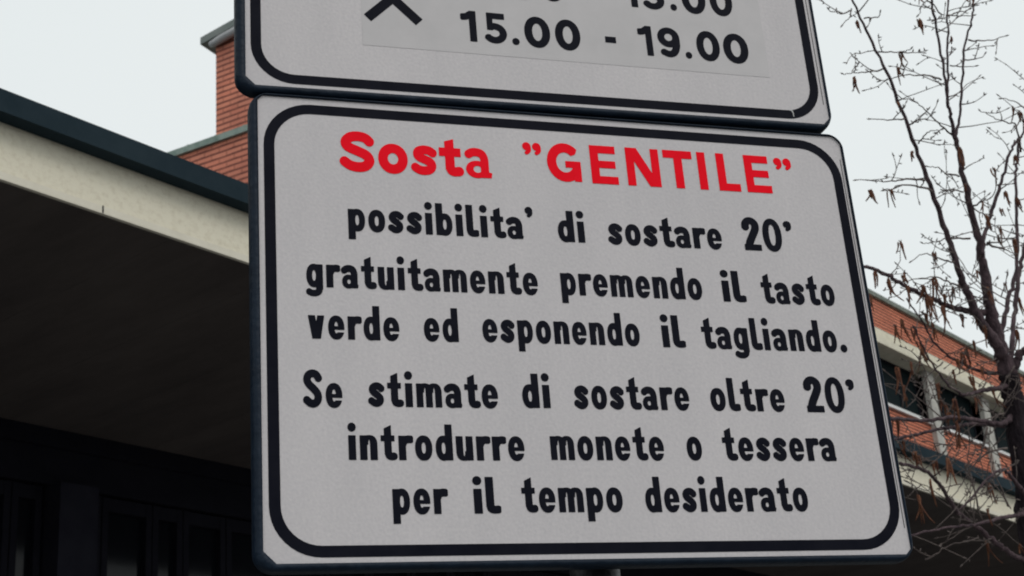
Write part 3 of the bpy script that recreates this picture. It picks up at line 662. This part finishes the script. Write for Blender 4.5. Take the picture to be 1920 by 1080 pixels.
# trunk up to the fork
tr = [np.array([base[0] + .03, base[1], -.05]), np.array([base[0], base[1], .5]), np.array([base[0], base[1], 1.1])] + \
     [at(x, y, TD) for x, y in ((1946, 1060), (1927, 930), (1908, 800), (1899, 745), (1890, 700))]
tp = spline3(tr, 6); rr = [.050 - .0195 * (i / (len(tp) - 1)) for i in range(len(tp))]; rr[0] = rr[1] = .075
tp = jitter(tp, .0025)
m = MB(); m.tube(tp, [r * (1 + .05 * rnd.uniform(-1, 1)) for r in rr], 14)
o = m.build('trunk', M_TRUNK, tree, True, world=True)
STEMS = [
    # pixels, distance at start and end, radius at start and end (m), twig gap, twig lengths, catkin share
    ([(1890, 705), (1874, 650), (1858, 590), (1845, 510), (1835, 455), (1815, 370), (1800, 300), (1792, 258)], 5.0, 4.85, .029, .0075, .085, .07, .22, .10),
    ([(1792, 262), (1783, 220), (1777, 190), (1771, 140), (1757, 60), (1744, -10), (1728, -90)], 4.85, 4.75, .0060, .0034, .055, .07, .2, .12),
    ([(1778, 196), (1777, 120), (1777, 50), (1777, -10), (1779, -90)], 4.84, 4.92, .0040, .0026, .06, .06, .17, .1),
    ([(1791, 258), (1799, 225), (1804, 160), (1808, 95), (1821, 40), (1826, -10), (1834, -90)], 4.85, 4.98, .0046, .0030, .055, .07, .18, .1),
    ([(1878, 665), (1860, 632), (1836, 598), (1812, 545), (1800, 515), (1777, 445), (1752, 372), (1722, 290), (1690, 205), (1655, 120), (1618, 45), (1592, -15), (1560, -90)], 4.95, 4.6, .0185, .0030, .065, .08, .24, .16),
    ([(1842, 478), (1845, 450), (1852, 420), (1868, 370), (1881, 330), (1892, 290), (1908, 262), (1918, 252), (1924, 210), (1940, 130)], 4.9, 5.2, .0075, .0035, .05, .07, .2, .35),
    ([(1871, 645), (1885, 590), (1892, 555), (1905, 510), (1907, 460), (1906, 400), (1904, 330), (1907, 300), (1912, 260)], 5.0, 5.3, .0085, .0045, .05, .07, .2, .4),
    ([(1894, 690), (1898, 640), (1902, 590), (1908, 530), (1918, 480), (1935, 400)], 5.15, 5.4, .0095, .007, .06, .07, .2, .4),
    ([(1898, 700), (1908, 672), (1925, 655), (1960, 640), (2010, 600)], 5.0, 5.0, .016, .010, .07, .08, .2, .35),
    ([(1868, 588), (1850, 588), (1826, 584), (1802, 581), (1780, 574), (1755, 563), (1730, 553), (1709, 543), (1690, 531), (1667, 518), (1640, 505), (1619, 499)], 5.0, 4.55, .0115, .0055, .045, .08, .2, .55),
    ([(1898, 722), (1875, 727), (1850, 730), (1833, 734), (1812, 740), (1785, 728), (1760, 700), (1735, 660), (1715, 610)], 5.0, 4.6, .0105, .0025, .05, .08, .2, .5),
    ([(1903, 775), (1885, 793), (1860, 793), (1822, 786), (1795, 782), (1740, 787), (1700, 786), (1668, 785)], 5.0, 4.5, .0090, .0052, .055, .08, .22, .45),
    ([(1905, 785), (1880, 798), (1850, 795), (1822, 796), (1790, 800), (1757, 806), (1720, 814), (1679, 823), (1640, 826)], 5.02, 4.6, .0080, .0042, .05, .08, .22, .45),
    ([(1935, 1055), (1902, 1042), (1870, 1020), (1838, 994), (1815, 976), (1795, 962), (1782, 940), (1768, 919), (1750, 896), (1730, 881), (1705, 873), (1687, 870)], 5.0, 4.55, .0095, .005, .055, .08, .2, .3),
    ([(1926, 955), (1913, 965), (1892, 968), (1870, 973), (1838, 981), (1805, 986), (1760, 992), (1709, 1004), (1670, 1010)], 5.0, 4.5, .0085, .003, .05, .08, .2, .3),
    ([(1925, 930), (1900, 900), (1880, 880), (1850, 900), (1820, 935), (1800, 955)], 4.95, 4.6, .008, .003, .05, .06, .16, .3),
    ([(1893, 700), (1860, 700), (1820, 690), (1780, 668), (1750, 640), (1728, 600), (1700, 560)], 5.05, 4.8, .007, .0025, .045, .08, .2, .6),
    ([(1925, 905), (1955, 880), (1990, 840), (2020, 780)], 5.0, 5.2, .016, .010, .08, .08, .2, .3),
]
for px, d0, d1, r0, r1, gap, l0, l1, cat in STEMS:
    pts = path(px, d0, d1, 6); n = len(pts)
    pts = [pts[0]] + jitter(pts[1:], .0012 + r1 * .12)
    rad = taper(n, r0, r1)
    for i in range(n): rad[i] *= 1 + rnd.uniform(-.07, .10)
    m = MB(); m.tube(pts, rad, 9); nf = len(m.f)
    spawn(m, pts, rad, gap, l0, l1, .06, .25, cat)
    o = m.build('branch', M_BARK, tree, True, world=True)
    o.data.materials.append(M_TWIG)
    for p in o.data.polygons[nf:]: p.material_index = 1
# long twigs traced one by one
TW = [([(1654, 131), (1622, 136), (1600, 137), (1580, 139)], 4.75, .0028), ([(1642, 98), (1670, 97), (1695, 97), (1708, 91)], 4.72, .0026), ([(1766, 150), (1745, 143), (1720, 141), (1690, 142), (1668, 148), (1650, 152)], 4.78, .0032),
      ([(1697, 222), (1665, 225), (1632, 224)], 4.68, .0026), ([(1788, 254), (1770, 240), (1750, 222), (1735, 205), (1715, 190), (1697, 185), (1684, 188)], 4.85, .0034), ([(1706, 234), (1725, 225), (1742, 221), (1752, 210)], 4.66, .0026),
      ([(1722, 270), (1735, 252), (1748, 244), (1765, 244)], 4.7, .0026), ([(1735, 337), (1700, 336), (1670, 340), (1640, 339), (1605, 336)], 4.65, .0036), ([(1750, 360), (1725, 350), (1690, 346), (1672, 354), (1660, 356)], 4.66, .0040),
      ([(1797, 330), (1775, 325), (1758, 315), (1740, 313)], 4.87, .0032), ([(1808, 360), (1785, 356), (1760, 360)], 4.87, .0028), ([(1822, 388), (1840, 378), (1860, 369), (1868, 340), (1864, 318)], 4.9, .0034), ([(1822, 388), (1842, 400), (1860, 402)], 4.9, .0028),
      ([(1818, 447), (1795, 447), (1770, 448), (1745, 455), (1731, 457)], 4.85, .0034), ([(1790, 492), (1765, 486), (1742, 477), (1728, 477), (1710, 490)], 4.74, .0030), ([(1915, 285), (1905, 235), (1890, 231), (1868, 222), (1850, 213), (1838, 208)], 5.1, .0034),
      ([(1925, 205), (1905, 192), (1880, 185)], 5.15, .0030), ([(1800, 537), (1778, 527), (1750, 520), (1720, 522), (1690, 529)], 4.75, .0034), ([(1850, 458), (1870, 465), (1890, 471), (1905, 476)], 4.95, .0045), ([(1848, 455), (1878, 455), (1890, 445), (1896, 433)], 4.95, .0028),
      ([(1858, 580), (1842, 568), (1820, 552), (1800, 545)], 4.95, .0035), ([(1597, 20), (1580, 25), (1568, 22), (1552, 19)], 4.6, .0024), ([(1620, 34), (1645, 33), (1650, 24)], 4.6, .0024), ([(1596, 16), (1594, 32), (1580, 45)], 4.6, .0022),
      ([(1815, 75), (1840, 77), (1865, 74), (1884, 66)], 4.93, .0028), ([(1810, 112), (1832, 111), (1848, 101)], 4.9, .0024), ([(1780, 124), (1805, 124), (1830, 125)], 4.88, .0024), ([(1764, 28), (1745, 5), (1730, 8), (1722, 30)], 4.8, .0026),
      ([(1774, 28), (1800, 30), (1825, 28)], 4.88, .0024), ([(1787, 24), (1806, 22), (1818, 16)], 4.88, .0024),
      ([(1842, 975), (1820, 900), (1815, 860), (1818, 830), (1815, 800)], 4.7, .0035), ([(1890, 950), (1878, 915), (1865, 890), (1862, 870)], 4.7, .0040), ([(1735, 1050), (1760, 1035), (1790, 1020), (1830, 1010)], 4.6, .0030),
      ([(1890, 840), (1850, 850), (1820, 880), (1800, 915), (1785, 930)], 4.7, .0036), ([(1850, 800), (1840, 850), (1822, 870), (1790, 890)], 4.7, .0036)]
for k in range(26):                              # fine young shoots low in the crown
    x = rnd.uniform(1690, 1905); y = rnd.uniform(560, 985); a = rnd.gauss(math.pi * .82, .75); l = rnd.uniform(60, 170)
    bend = rnd.gauss(0, .45); q = [(x, y)]
    for i in range(3): a += bend * .4; q.append((q[-1][0] + math.cos(a) * l / 3, q[-1][1] - math.sin(a) * l / 3))
    if min(p[0] for p in q) > 1660: TW.append((q, rnd.uniform(4.75, 5.05), rnd.uniform(.0016, .0026)))
for px, d, r in TW:
    pts = jitter(path(px, d, d - .05, 4), .0014); m = MB(); m.tube(pts, taper(len(pts), r, .0013), 6)
    spawn(m, pts, [r] * len(pts), .05, .03, .085, .2, .2, .10)
    e = pts[-1] - pts[-2]; e /= np.linalg.norm(e); m.tube([pts[-1] - e * .004, pts[-1] + e * .004, pts[-1] + e * .011], [.0013, .0026, .0005], 5)
    m.build('twig', M_TWIG, tree, True, world=True)
# catkins: hanging bunches
def catkin_cluster(p, n, L):
    m = MB()
    for k in range(n):
        q = p + np.array([rnd.gauss(0, .004), rnd.gauss(0, .004), 0]); l = L * rnd.uniform(.4, 1.1); lean = np.array([rnd.gauss(0, .08), rnd.gauss(0, .08), 0]); wav = np.array([rnd.gauss(0, .025), rnd.gauss(0, .025), 0]); th_ = rnd.uniform(.62, 1.05)
        pts = []; rad = []
        for i in range(8):
            t = i / 7; pts.append(q + np.array([0, 0, -l * t]) + lean * l * t * t * 2.4 + wav * math.sin(t * 4.2) * l + np.array([0, 0, .002]))
            rad.append((.0012 if i == 0 else .0043 * th_ * (1 - .55 * t) * (1 + rnd.uniform(-.16, .16))) if i < 7 else .0012)
        m.tube(pts, rad, 6)
    m.tube([p + np.array([0, 0, .004]), p - np.array([0, 0, .004])], [.0022, .002], 5)
    m.build('catkin_cluster', M_CATKIN, tree, True, world=True)
CK = [(1603, 145, 4.7, 4, .055), (1688, 98, 4.7, 3, .055), (1682, 128, 4.75, 3, .055), (1720, 38, 4.75, 4, .055), (1784, 72, 4.85, 3, .035), (1683, 193, 4.65, 2, .04), (1634, 357, 4.62, 4, .065), (1712, 285, 4.7, 2, .05), (1607, 40, 4.6, 2, .05),
      (1862, 316, 4.9, 3, .05), (1885, 360, 5.0, 4, .06), (1875, 392, 4.95, 3, .05), (1908, 372, 5.0, 4, .05), (1846, 403, 4.9, 4, .055), (1904, 292, 5.1, 4, .045), (1640, 510, 4.5, 3, .075), (1665, 524, 4.5, 4, .08), (1750, 522, 4.7, 5, .085), (1738, 556, 4.6, 4, .1),
      (1766, 575, 4.6, 4, .10), (1700, 535, 4.6, 3, .07), (1632, 555, 4.5, 3, .06), (1850, 540, 4.9, 4, .07), (1800, 590, 4.9, 3, .05), (1912, 560, 5.0, 3, .08), (1905, 620, 5.0, 4, .09), (1680, 690, 4.5, 3, .10), (1708, 680, 4.5, 3, .08), (1788, 750, 4.6, 4, .08),
      (1744, 560, 4.6, 4, .09), (1812, 655, 4.9, 3, .09), (1825, 640, 4.9, 3, .07), (1840, 690, 4.9, 2, .06), (1725, 640, 4.7, 3, .09), (1745, 900, 4.55, 4, .08), (1775, 860, 4.55, 4, .08), (1720, 930, 4.5, 4, .10), (1760, 720, 4.6, 3, .08), (1795, 790, 4.6, 3, .08), (1690, 600, 4.6, 3, .07)]
for x, y, d, n, L in CK: catkin_cluster(at(x, y, d), n, L)
rnd.shuffle(catkin_spots)
for p in catkin_spots[:58]: catkin_cluster(p, rnd.choice((2, 3, 3, 4)), rnd.uniform(.045, .075))
